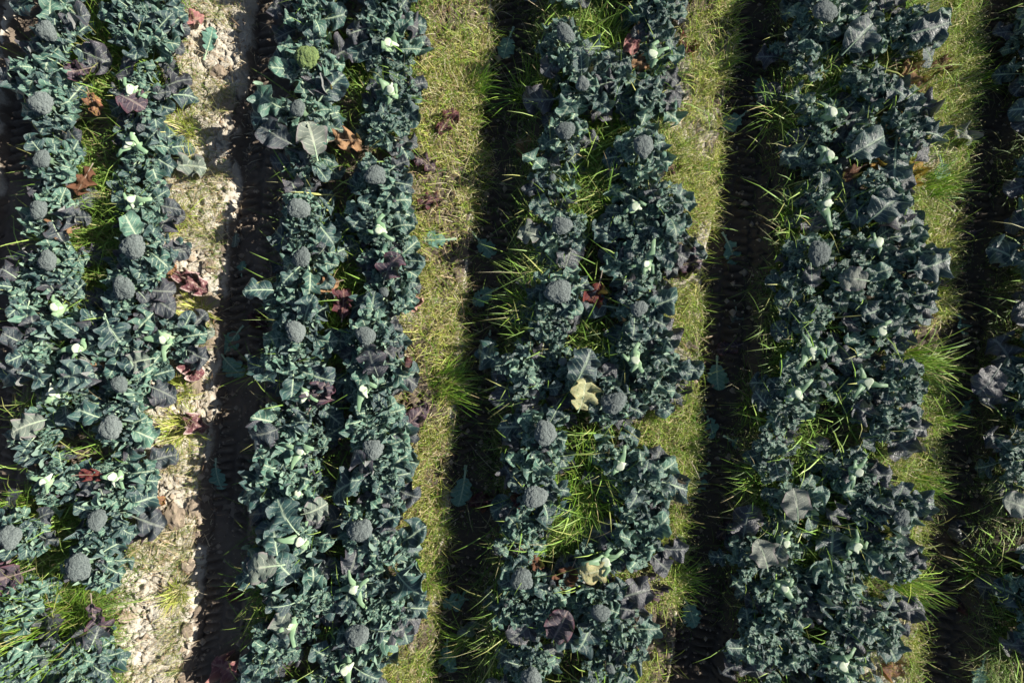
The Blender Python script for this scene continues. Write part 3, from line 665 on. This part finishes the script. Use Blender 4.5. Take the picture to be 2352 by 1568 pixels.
PLANTS = []     # (root, x, y, ztop, px, py)
def make_plant(px, py, typ, size, look, bed, line, label, seed):
    r = random.Random(seed)
    ztop = {'H': .32, 'S': .245, 'L': .25}[typ] + r.uniform(-.03, .03)
    if typ == 'H' and size < 24: ztop = .22
    x, y = P(px, py, ztop); z0 = gz(x, y)
    group = {'H': 'broccoli plants with heads', 'S': 'cut broccoli plants', 'L': 'leafy broccoli plants'}[typ]
    root = empty('broccoli_plant', (x, y, z0)); tag(root, label, 'broccoli', group)
    h = ztop - z0
    nin, nmid, nout = {'H': (11, 11, 5), 'S': (4, 11, 5), 'L': (9, 11, 5)}[typ]
    if typ == 'H' and size < 24: nin, nmid, nout = 6, 7, 2
    if typ == 'L' and bed == 3 and line == 'left': nin, nmid, nout = 4, 6, 3
    hr = 0
    if typ == 'H':
        part('stem', STEM, root, (0, 0, 0), (0, 0, 0), (1, 1, h-.02))
        hr = size*.53*(CAM_H-ztop)/F
        part('broccoli_head', HEADG if 'yellow' in look else r.choice(HEADS), root, (0, 0, h-hr*.45), (r.uniform(-.2, .2), r.uniform(-.15, .25), r.uniform(0, TAU)), (hr*r.uniform(.88, 1.1), hr*r.uniform(.88, 1.1), hr*r.uniform(.85, 1.1)))
    elif typ == 'S':
        sc = h/.2; tl = r.uniform(-.25, .25)
        s = part('stump', r.choice(STUMPS), root, (0, 0, 0), (0, 0, r.uniform(0, TAU)), (.85, .85, sc))
        part('cut_face', r.choice(CUTS), root, (0, 0, h+.003), (tl, r.uniform(-.1, .4), r.uniform(0, TAU)), r.uniform(.68, .9))
        a1 = r.uniform(0, TAU)
        for q in range(r.choice((2, 3, 3, 4))):
            part('sliced_stalk', r.choice(SLANTS), root, (0, 0, h-.012), (r.uniform(-.5, .1), r.uniform(-.3, .3), a1+q*1.9+r.uniform(-.4, .4)), r.uniform(.55, .95))
        a0 = r.uniform(0, TAU); na = r.choice((2, 3, 3, 4))
        for q in range(na):
            part('leaf_stalk', r.choice(ARMS), root, (0, 0, h-.035-.01*q), (r.uniform(-.25, .35), 0, a0+TAU*q/na+r.uniform(-.5, .5)), r.uniform(.8, 1.25))
    else:
        part('stem', STEM, root, (0, 0, 0), (0, 0, 0), (1, 1, h*.6))
    fz = {'H': .9, 'S': .62, 'L': 1.0}[typ]; ft = {'H': .55, 'S': .5, 'L': 1.0}[typ]; fl = .86 if bed >= 2 else 1.0
    a = r.uniform(0, TAU); GA = 2.39996; ps = r.uniform(.82, 1.22); gap = r.uniform(0, TAU)
    warm = (px < 700)
    for q in range(nin):
        a += GA + r.uniform(-.3, .3); L = r.uniform(.085, .135)
        off = hr*.55 + .005
        me = r.choice(INNER) if r.random() < .65 else r.choice(IN_G)
        part('leaf', me, root, (off*-math.sin(a), off*math.cos(a), h*r.uniform(.52, .70)*fz), (r.uniform(-.1, .8)*ft, r.uniform(-.6, .6), a), L)
    for q in range(nmid):
        a += GA + r.uniform(-.3, .3); L = r.uniform(.13, .22)*ps*(1.2 if r.random() < .15 else 1)
        if abs((a-gap+math.pi) % TAU-math.pi) < .35: continue
        me = r.choice(MID) if r.random() < .48 else (r.choice(MID_Y) if r.random() < .78 else r.choice(MID_O))
        part('leaf', me, root, (-math.sin(a)*.015, math.cos(a)*.015, h*r.uniform(.35, .65)*fz), (r.uniform(-.15, .7)*ft, r.uniform(-.65, .65), a), L*fl)
    for q in range(nout):
        a += GA + r.uniform(-.4, .4); L = r.uniform(.17, .30)*ps
        me = r.choice(OUTER) if r.random() < .5 else r.choice(OUT_G)
        part('leaf', me, root, (-math.sin(a)*.012, math.cos(a)*.012, h*r.uniform(.22, .5)*fz), (r.uniform(-.2, .4)*ft, r.uniform(-.55, .55), a), L)
    for q in range(3 if line == 'right' else 0):
        ao = R(r.uniform(-45, 40)-90); L = r.uniform(.15, .25)
        part('leaf', r.choice(MID_Y if r.random() < .3 else (MID if r.random() < .5 else OUTER)), root, (-math.sin(ao)*.02, math.cos(ao)*.02, h*r.uniform(.35, .6)), (r.uniform(-.1, .3), r.uniform(-.4, .4), ao), L)
    nsh = {'H': 6, 'S': 12, 'L': 12}[typ]
    for q in range(nsh):
        aa = r.uniform(0, TAU); rr = r.uniform(.04, .14)
        part('side_shoot', r.choice(SHOOT), root, (rr*math.cos(aa), rr*math.sin(aa), h*r.uniform(.4, .85)*(.85 if typ != 'L' else 1)), (r.uniform(-.4, .4), r.uniform(-.4, .4), r.uniform(0, TAU)), r.uniform(.035, .08))
    PLANTS.append((root, x, y, z0, px, py, h))
for tb, xs in ((T1L, 75), (T1R, 300), (T2L, 705), (T2R, 885), (T3L, 1305), (T3R, 1500), (T4L, 1905), (T4R, 2060)): tb.append((xs, -62, 'L'))
for tb, xs in ((T1R, 150), (T2L, 640), (T2R, 800), (T3L, 1190), (T3R, 1390), (T4L, 1790), (T4R, 1960)): tb.append((xs, 1628, 'L'))
seed = 5000
for bed, line, table in LINES:
    cnt = {'H': 0, 'S': 0, 'L': 0}
    for row in sorted(table, key=lambda t: t[1]):
        px, py, typ = row[:3]; px += 92 if bed == 4 else 0; size = row[3] if len(row) > 3 else 0; look = row[4] if len(row) > 4 else ''
        out = py < 0 or py > 1568
        if out: cnt[typ] -= 1
        o = ORD[cnt[typ]] if cnt[typ] < len(ORD) else 'last'; cnt[typ] += 1
        where = f'{line} line, {BEDS[bed]}' if bed < 4 else BEDS[bed]
        if typ == 'H':
            sz = look or ('tiny' if size < 22 else 'medium' if size < 40 else 'large')
            lb = f'broccoli plant, {sz} head, {o} head from top, {where}'
        elif typ == 'S': lb = f'harvested broccoli with pale cut stump, {o} stump from top, {where}'
        else: lb = f'headless leafy broccoli, {o} leafy plant from top, {where}'
        if out: lb = f"leafy broccoli mostly beyond the {'top' if py < 0 else 'bottom'} edge, {where}"
        make_plant(px, py, typ, size, look, bed, line, lb, seed); seed += 1

# broad leaves that stand out, each a part of the plant it grows from: (px, py of blade middle, tip direction in degrees, length m, material, label)
BROAD = [(177, 865, 5, .27, 'leaf', 'broad flat green leaf with pale veins'), (42, 985, 200, .27, 'pale', 'broad pale grey leaf'), (700, 300, 110, .30, 'pale', 'pale whitish leaf lit by the sun'),
         (620, 300, 150, .26, 'old', 'broad grey leaf'), (648, 1180, 120, .28, 'leaf', 'broad grey green leaf with pale veins'), (580, 1310, 185, .30, 'pale', 'broad pale green leaf at the bed edge'),
         (590, 1000, 200, .26, 'old', 'broad grey leaf at the bed edge'), (730, 1170, 20, .22, 'pale', 'pale folded leaf'), (1340, 890, 80, .27, 'cream', 'yellowish cream leaf with lobed edge'),
         (1345, 840, 60, .30, 'leaf', 'broad grey green leaf'), (1356, 1322, 200, .24, 'cream', 'cream crescent leaf lit by the sun'), (1753, 1265, 110, .26, 'pale', 'pale grey leaf turned to the sun'),
         (1832, 1148, 100, .27, 'pale', 'pale grey leaf turned to the sun'), (1790, 1290, 250, .22, 'pale', 'pale curled leaf'), (1205, 530, 160, .22, 'pale', 'pale leaf at the bed edge'),
         (300, 830, 190, .20, 'pale', 'pale purplish leaf'), (2155, 600, 20, .27, 'leaf', 'broad dark leaf with pale veins'), (2150, 60, 10, .27, 'leaf', 'broad dark leaf reaching right'),
         (1985, 70, 50, .28, 'leaf', 'broad dark leaf with pale midrib'), (2010, 325, 30, .28, 'leaf', 'broad dark leaf with pale midrib'), (2050, 470, 40, .27, 'leaf', 'broad dark leaf'), (1960, 635, 170, .25, 'pale', 'pale grey folded leaf'),
         (255, 770, 300, .26, 'leaf', 'broad dark green leaf'), (300, 235, 330, .24, 'purple', 'dark purple folded leaf'), (1300, 1430, 60, .28, 'purple', 'dark curled purplish leaf'), (860, 820, 100, .27, 'old', 'dark grey folded leaf'),
         (905, 600, 60, .26, 'purple', 'dark purple leaf'), (640, 1450, 250, .22, 'pale', 'pale leaf'), (2335, 1160, 160, .24, 'pale', 'pale leaf'), (2280, 880, 230, .26, 'old', 'dark leaf')]
for i, (px, py, deg, L, mat, lb) in enumerate(BROAD):
    z = .30; x, y = P(px, py, z)
    root, rx, ry, z0, _, _, h = min(PLANTS, key=lambda p: (p[1]-x)**2+(p[2]-y)**2)
    a = R(deg-90)
    bx, by = x + math.sin(a)*L*.55, y - math.cos(a)*L*.55
    L *= .8 if mat in ('pale', 'cream', 'purple') else .92
    key = 'broad_'+mat
    if key not in M: M[key] = [me if mat == 'leaf' else None for me in BIG] if mat == 'leaf' else remat(BIG, mat, 'ribgrey' if mat in ('old', 'purple') else 'rib')
    o = part('leaf', M[key][i % len(BIG)], root, (bx-rx, by-ry, z-z0-.06), (0, R(rnd.uniform(-5, 30)) if mat in ('pale', 'cream') else R(rnd.uniform(-25, 15)), a), L)
    o['label'] = lb

# ------------------------------------------------------------------ withered leaves lying loose
DEADM = {}
def dead(px, py, deg, L, mat, label, dz=.03, flat=False):
    x, y = P(px, py, .0); z = gz(x, y)+dz; x, y = P(px, py, z)
    key = (mat, flat)
    if key not in DEADM: DEADM[key] = remat(FLAT if flat else DEAD, mat, 'rib' if flat or mat in ('old', 'pale', 'leaf') else 'ribdull')
    a = R(deg-90)
    o = bpy.data.objects.new('fallen_leaf' if flat else 'withered_leaf', rnd.choice(DEADM[key])); COL.objects.link(o)
    o.location = (x + math.sin(a)*L*.5, y - math.cos(a)*L*.5, z); L *= 1.0 if flat else 1.05; o.scale = (L, L, L)
    o.rotation_euler = (R(rnd.uniform(-6, 6)), R(rnd.uniform(-10, 14)), a)
    tag(o, label, 'leaf', 'fallen green leaves' if flat else 'withered leaves')
W = [(433, 57, 20, .20, 'pink', 'pinkish withered leaf on bare soil near the top edge'), (423, 377, 10, .24, 'pale', 'pale purplish curled leaf lying on the bare soil shoulder'),
     (377, 606, 330, .17, 'orange', 'orange pink wilted leaf at the edge of bare soil'), (437, 640, 340, .26, 'frayed', 'purple leaf with white frayed edge beside the tyre track'),
     (437, 837, 320, .20, 'frayed', 'pink split leaf with dry tips on the bare shoulder'), (438, 958, 340, .22, 'frayed', 'purple and white dried leaf beside grass tuft on bare shoulder'),
     (448, 768, 20, .22, 'pale', 'dry grey green leaf overhanging the tyre track'), (342, 1148, 330, .18, 'orange', 'red and yellow wilted leaf on bare soil'),
     (307, 1223, 40, .27, 'purple', 'long dark purple leaf resting on the bare shoulder'), (217, 1410, 280, .25, 'purple', 'broad purple leaf with red rim beside bare soil'),
     (217, 232, 300, .18, 'orange', 'orange spotted leaf under the upper left plants'), (200, 412, 250, .20, 'brown', 'brown dead leaf in dark gap of leftmost bed'),
     (223, 832, 280, .17, 'tan', 'crumpled tan dead leaf beside the broad flat green leaf'), (187, 165, 200, .17, 'purple', 'small dull purple leaf between upper left plants'),
     (200, 1086, 10, .18, 'red', 'dark red leaf next to lower left cut stump'), (37, 1320, 200, .24, 'purple', 'broad purple grey leaf at the lower left edge'),
     (150, 535, 200, .18, 'tan', 'brown yellow leaf between heads of the leftmost bed'), (300, 740, 40, .14, 'maroon', 'small maroon leaf between heads in leftmost bed'),
     (743, 172, 70, .15, 'orange', 'orange leaf below the yellowish green head'), (762, 205, 250, .20, 'yellow', 'yellow curled leaf below the yellowish green head'),
     (1018, 287, 60, .24, 'maroon', 'large maroon leaf on sunny grass of second bed'), (968, 367, 340, .19, 'purple', 'dark purple leaf at grass edge below large maroon leaf'),
     (788, 320, 10, .20, 'tan', 'tan dead leaf in the middle of second bed'), (981, 463, 30, .19, 'maroon', 'dark maroon folded leaf on grass of second bed'),
     (755, 655, 200, .19, 'tan', 'tan dead leaf lying between two heads of second bed'), (791, 703, 80, .19, 'maroon', 'upright maroon leaf above a head in second bed'),
     (931, 703, 350, .22, 'pink', 'pinkish brown split leaf on grass of second bed'), (925, 823, 300, .22, 'maroon', 'maroon shrivelled leaf on grass beside green blades'),
     (948, 970, 40, .26, 'purple', 'purple leaf with long pale stalk on second bed grass'), (728, 913, 60, .22, 'purple', 'purple folded leaf beside pale cut stump of second bed'),
     (597, 745, 150, .18, 'maroon', 'maroon leaf overhanging the tyre track'), (900, 1405, 300, .22, 'old', 'dark grey ragged leaf on lower second bed grass'),
     (533, 1540, 160, .27, 'pink', 'large pink leaf at the bottom edge by the tyre track'), (547, 1358, 200, .20, 'maroon', 'maroon leaf below the broad pale green leaf'),
     (1449, 113, 100, .19, 'pink', 'pink and white curled leaf in upper third bed'), (1463, 145, 20, .17, 'tan', 'tan leaf just below the pink and white curled leaf'),
     (1581, 113, 70, .18, 'red', 'bright red leaf by sunny grass of third bed'), (1335, 155, 300, .22, 'purple', 'dark leaf with reddish rim in upper third bed'),
     (1206, 342, 300, .20, 'tan', 'narrow tan leaf on the shaded left side of third bed'), (1523, 390, 40, .20, 'maroon', 'dark maroon leaf below right head of third bed'),
     (1376, 663, 260, .22, 'red', 'glowing red leaf standing between two heads'), (1563, 606, 20, .24, 'purple', 'blackish purple curled leaf with pale stalk on grass'),
     (1585, 566, 300, .22, 'leaf', 'green leaf with yellowing edge by sunny grass'), (1503, 768, 60, .16, 'cream', 'small cream leaf below a head in third bed'),
     (1563, 888, 280, .20, 'old', 'dull grey leaf at the sunny grass edge'), (1523, 1098, 350, .20, 'pink', 'pink withered leaf on sunny grass of third bed'),
     (1185, 1150, 60, .20, 'maroon', 'maroon curled leaf touching a large head'), (1219, 1277, 320, .18, 'brown', 'rusty brown leaf in lower third bed'),
     (1486, 1338, 310, .24, 'purple', 'dark purple wide leaf on lower third bed grass'), (1478, 1305, 80, .14, 'brown', 'small brown leaf above the dark purple wide leaf'),
     (1121, 1150, 200, .22, 'maroon', 'dark maroon leaf in shade of the second furrow'), (1088, 1438, 220, .20, 'pale', 'pale grey leaf on the edge of second furrow'),
     (1310, 1318, 250, .20, 'brown', 'brown dead leaf beside the cream crescent leaf'), (1195, 790, 250, .20, 'brown', 'dark brown dead leaf in shade left of third bed'),
     (2077, 190, 95, .24, 'tan', 'long tan dried leaf in upper fourth bed'), (2117, 187, 290, .19, 'orange', 'orange red leaf right of the long tan dried leaf'),
     (2160, 152, 20, .22, 'brown', 'brownish leaf reaching over grass at upper right'), (2080, 240, 280, .15, 'red', 'small red leaf below the long tan dried leaf'),
     (2101, 387, 230, .20, 'yellow', 'bright yellow leaf on grass of fourth bed'), (2011, 402, 80, .18, 'yellow', 'yellow crinkled leaf amid dark leaves of fourth bed'),
     (2204, 300, 340, .20, 'pale', 'grey curled leaf hanging over the fourth furrow'), (2114, 730, 60, .14, 'red', 'small red leaf at right edge of fourth bed'),
     (2054, 1518, 290, .22, 'orange', 'brown and orange leaf at bottom of fourth bed'), (2220, 1390, 150, .26, 'maroon', 'dark maroon leaf in shade of the fourth furrow'),
     (2071, 985, 20, .20, 'yellow', 'flattened yellow orange leaf on fourth bed grass'), (1693, 725, 280, .20, 'pale', 'pale purple leaf in shade left of fourth bed'),
     (1689, 796, 200, .22, 'purple', 'purple grey leaf in shade left of fourth bed'), (1679, 1206, 200, .22, 'purple', 'dark purple leaf in shade of third furrow'),
     (1960, 390, 200, .18, 'brown', 'brownish leaf beside a cut stump of fourth bed'), (2224, 1228, 170, .24, 'old', 'grey wrinkled leaf in shade of the fourth furrow'), (2220, 540, 200, .22, 'purple', 'dim purplish leaf in shade at the right')]
for (px, py, deg, L, mat, lb) in W: dead(px, py, deg, L, mat, lb, .17 if .44 < bed_d(*P(px, py)) < 1.0 else .045 +.012 if bed_d(*P(px, py)) > .4 else .03)
# green leaves cut off and dropped
GF = [(487, 105, 60, .20, 'fresh', 'cut green leaf with pale midrib on bare soil near top'), (533, 778, 230, .22, 'fresh', 'upper of two crossed green leaves in the tyre track'),
      (530, 838, 310, .22, 'fresh', 'lower of two crossed green leaves in the tyre track'), (545, 545, 280, .13, 'pale', 'small pale leaf scrap in the tyre track'), (553, 622, 100, .12, 'fresh', 'narrow green leaf scrap in the tyre track'),
      (497, 1088, 272, .20, 'fresh', 'single green leaf pointing down the lower tyre track'), (1166, 100, 250, .22, 'fresh', 'green leaf at the top of the second furrow'),
      (1108, 562, 310, .21, 'fresh', 'green leaf in second furrow beside sunny grass'), (1121, 785, 260, .19, 'fresh', 'dull green leaf midway down the second furrow'), (1115, 672, 200, .20, 'fresh', 'pale green leaf fan in the second furrow'),
      (1068, 1115, 268, .26, 'fresh', 'green leaf with long straight stalk in second furrow'), (1035, 1386, 355, .24, 'fresh', 'green leaf pointing right low in second furrow'), (1025, 1500, 265, .22, 'fresh', 'green leaf at the bottom of second furrow'),
      (1010, 555, 190, .21, 'fresh', 'curled green leaf on sunny grass of second bed'), (855, 725, 275, .20, 'fresh', 'pale green ribbed leaf above a head in second bed'), (1749, 220, 60, .20, 'fresh', 'green leaf at top of third furrow'),
      (1686, 283, 220, .24, 'fresh', 'green leaf with long stalk in upper third furrow'), (1679, 568, 300, .22, 'fresh', 'green lobed leaf in third furrow'), (1644, 856, 265, .22, 'fresh', 'upright green leaf midway down the third furrow'),
      (1633, 968, 300, .20, 'fresh', 'rounded green leaf below the upright one in third furrow'), (1696, 1020, 330, .22, 'fresh', 'green leaf right of the rounded leaf in third furrow'), (1605, 1105, 240, .28, 'fresh', 'long green leaf in the lower third furrow'),
      (1586, 1396, 300, .24, 'fresh', 'green leaf near the bottom of third furrow'), (1563, 1250, 80, .13, 'pale', 'small pale leaf scrap by third bed grass'), (2217, 756, 80, .20, 'fresh', 'pale folded green leaf in the fourth furrow'),
      (2217, 935, 40, .20, 'fresh', 'dull green leaf midway down the fourth furrow'), (2163, 388, 280, .17, 'fresh', 'sunlit green leaf on fourth bed grass'), (2270, 1075, 260, .24, 'fresh', 'green leaf in shade at the lower right'),
      (1545, 30, 40, .16, 'pale', 'pale leaf on top end of third bed grass'), (2250, 1540, 250, .2, 'fresh', 'green leaf in shade at bottom right corner')]
for (px, py, deg, L, mat, lb) in GF: dead(px, py, deg, L, mat, lb, .03, True)

# ------------------------------------------------------------------ grass tufts one can tell apart
def tuft(px, py, rad, n, Lm, green, label, lean_az=None, spread=1.0):
    Lm *= 1.18; n = int(n*1.2)
    x, y = P(px, py, .02); z = gz(x, y)
    a = rng.uniform(0, TAU, n); rr = rad*np.sqrt(rng.uniform(0, 1, n))
    bx, by = rr*np.cos(a), rr*np.sin(a)
    az = a + rng.normal(0, 1.0, n) if lean_az is None else R(lean_az) + rng.normal(0, .6, n)
    n = int(n); L = rng.uniform(.25, 1.1, n)*Lm; W_ = rng.uniform(.002, .0055, n)
    t = pal(n, GREEN if green else YELL, (4, 5, 2, 1.5, .8))
    geo = blades(np.stack([bx, by, np.full(n, -.004)], 1), L, W_, az, np.abs(rng.normal(.7*spread, .45, n)), t, t*1.2, np.abs(rng.normal(0, .14, n)))
    o = bpy.data.objects.new('grass_tuft', raw_mesh('grass_tuft', *geo, M['grass'])); COL.objects.link(o); o.location = (x, y, z)
    tag(o, label, 'grass tuft', 'grass tufts')
TU = [(2085, 835, .09, 170, .30, 1, 'big fan of long green grass leaning right from fourth bed', -12, 1.3), (2065, 1330, .09, 150, .28, 1, 'fan of green grass leaning right low on fourth bed', -15, 1.3),
      (1382, 105, .13, 420, .15, 1, 'bright green grass clump near top of third bed'), (1372, 255, .11, 380, .15, 1, 'bright green grass clump between upper heads of third bed'), (1090, 190, .07, 110, .20, 1, 'grass tuft spreading over upper second furrow', 10, 1.2),
      (1015, 890, .10, 170, .24, 1, 'long green grass tuft on second bed beside the furrow', 15, 1.3), (140, 1450, .24, 900, .36, 1, 'large spreading grass clump at lower left'), (400, 500, .07, 130, .16, 0, 'dry grass tuft on upper bare soil shoulder'),
      (405, 985, .08, 200, .15, 0, 'grass tuft on bare soil below a purple and white leaf'), (440, 715, .07, 170, .13, 0, 'grass tuft on bare soil below the frayed purple leaf'), (420, 300, .06, 120, .15, 0, 'grass tuft high on the bare soil shoulder'),
      (400, 900, .07, 170, .12, 0, 'grass tuft on bare soil above a purple and white leaf'), (395, 1370, .06, 150, .12, 0, 'grass tuft low on the bare soil shoulder'), (70, 1175, .11, 260, .18, 1, 'bright grass clump between plants at lower left edge'),
      (1345, 1110, .18, 420, .28, 1, 'large dark green grass clump in lower third bed'), (1215, 215, .09, 110, .26, 1, 'grass tuft in shade left of upper third bed'), (1215, 705, .10, 110, .24, 1, 'grass tuft in shade left of middle third bed'),
      (1800, 255, .10, 130, .24, 1, 'grass tuft at left edge of upper fourth bed'), (1815, 510, .06, 80, .22, 1, 'upright grass tuft left of a cut stump in fourth bed'), (1740, 935, .09, 90, .22, 1, 'pale bladed tuft left of middle fourth bed'),
      (1740, 1095, .08, 90, .24, 1, 'grass tuft left of lower fourth bed', 190, 1.2), (2120, 1110, .07, 110, .2, 1, 'tuft leaning over fourth furrow in lower part', -20, 1.2), (2270, 150, .10, 90, .22, 1, 'grass tuft in shade at upper right'),
      (755, 775, .10, 170, .20, 1, 'grass clump between two heads of second bed'), (790, 530, .06, 60, .24, 1, 'few long blades beside a cut stump of second bed'), (600, 1335, .04, 22, .26, 1, 'few long blades crossing lower tyre track edge', 170, 1.4),
      (575, 855, .04, 26, .24, 1, 'few long blades beside two crossed leaves', 180, 1.4), (1075, 1490, .06, 60, .24, 1, 'grass blades at left edge of lowest third bed', 175, 1.3), (1570, 1340, .06, 60, .22, 1, 'grass blades reaching over third furrow', 15, 1.3),
      (2150, 425, .09, 170, .2, 1, 'green grass tuft on upper fourth bed shoulder', 5, 1.2), (960, 1330, .08, 200, .14, 1, 'green grass tuft on lower second bed shoulder'), (20, 880, .05, 30, .3, 1, 'few long blades at left edge of picture', 10, 1.4),
      (110, 150, .12, 200, .22, 1, 'long grass among uppermost plants of leftmost bed'), (230, 120, .12, 220, .22, 1, 'long grass beside upper leafy plants of leftmost bed'), (800, 130, .13, 300, .15, 1, 'bright grass clump right of the yellowish green head'), (1400, 500, .12, 220, .16, 1, 'sunlit grass clump between middle heads of third bed'),
      (2260, 1310, .08, 60, .24, 1, 'grass blades in shade at lower right'), (2160, 960, .06, 60, .2, 1, 'short tuft at edge of the fourth furrow', 0, 1.2), (860, 870, .1, 120, .22, 1, 'dark grass right of second bed lower heads', 20, 1.2)]
for t in TU: tuft(*t)

# ------------------------------------------------------------------ clods and straws on the bare shoulder
def clod_mesh(seed):
    bm = bmesh.new(); bmesh.ops.create_icosphere(bm, subdivisions=3, radius=1)
    r = random.Random(seed); o = Vector((r.uniform(0, 50), r.uniform(0, 50), 0))
    from mathutils import noise
    for v in bm.verts:
        p = v.co.normalized(); k = 1 + .45*noise.noise(p*1.4+o) + .28*noise.noise(p*3.4+o) + .14*noise.noise(p*8+o)
        v.co = Vector((p.x*k*1.15, p.y*k, p.z*k*.6))
    me = bpy.data.meshes.new('soil_clod'); bm.to_mesh(me); bm.free(); me.materials.append(M['clod']); return me
CL = [clod_mesh(s) for s in range(5)]
for (px, py, s, lb) in [(402, 1187, .075, 'big brown clod on bare shoulder low on the left'), (500, 165, .05, 'brown clod at top of the bare shoulder'), (478, 690, .05, 'clod beside the frayed purple leaf'), (468, 780, .055, 'clod below the dry grey green leaf'),
                        (448, 885, .05, 'brown clod beside a grass tuft on bare shoulder'), (440, 1170, .05, 'small clod right of the big brown clod'), (505, 1175, .035, 'sunlit clod inside the lower tyre track'), (520, 1190, .03, 'smaller sunlit clod inside lower tyre track'),
                        (478, 610, .04, 'crumbling clod above the frayed purple leaf'), (520, 240, .045, 'crumbling clod on the edge of upper tyre track'), (430, 1300, .045, 'clod on the lower edge of bare shoulder'), (425, 1450, .04, 'lowest clod on the edge of bare shoulder')]:
    x, y = P(px, py, -.03); o = bpy.data.objects.new('soil_clod', rnd.choice(CL)); COL.objects.link(o)
    o.location = (x, y, gz(x, y)+s*.15); o.scale = (s*rnd.uniform(.8, 1.1), s*rnd.uniform(.8, 1.1), s*.8); o.rotation_euler = (0, 0, rnd.uniform(0, TAU)); tag(o, lb, 'soil clod', 'clods of soil')
ST = tube_mesh('straw', [(0, -.5, 0), (.02, 0, .015), (0, .5, 0)], [.03, .028, .024], [M['straw']], 6)
for k in range(26):
    px, py = 375 + rnd.gauss(0, 28), 1272 + rnd.gauss(0, 26)
    x, y = P(px, py, 0); L = rnd.uniform(.05, .15)
    o = bpy.data.objects.new('straw', ST); COL.objects.link(o); o.location = (x, y, gz(x, y)+.016+rnd.uniform(0, .01)); o.scale = (.09, L, .09)
    o.rotation_euler = (rnd.uniform(-.08, .08), 0, R(75)+rnd.gauss(0, .7)); tag(o, 'pale straw lying in the heap of straws on bare soil, lower left', 'straw', 'straws on the bare soil')
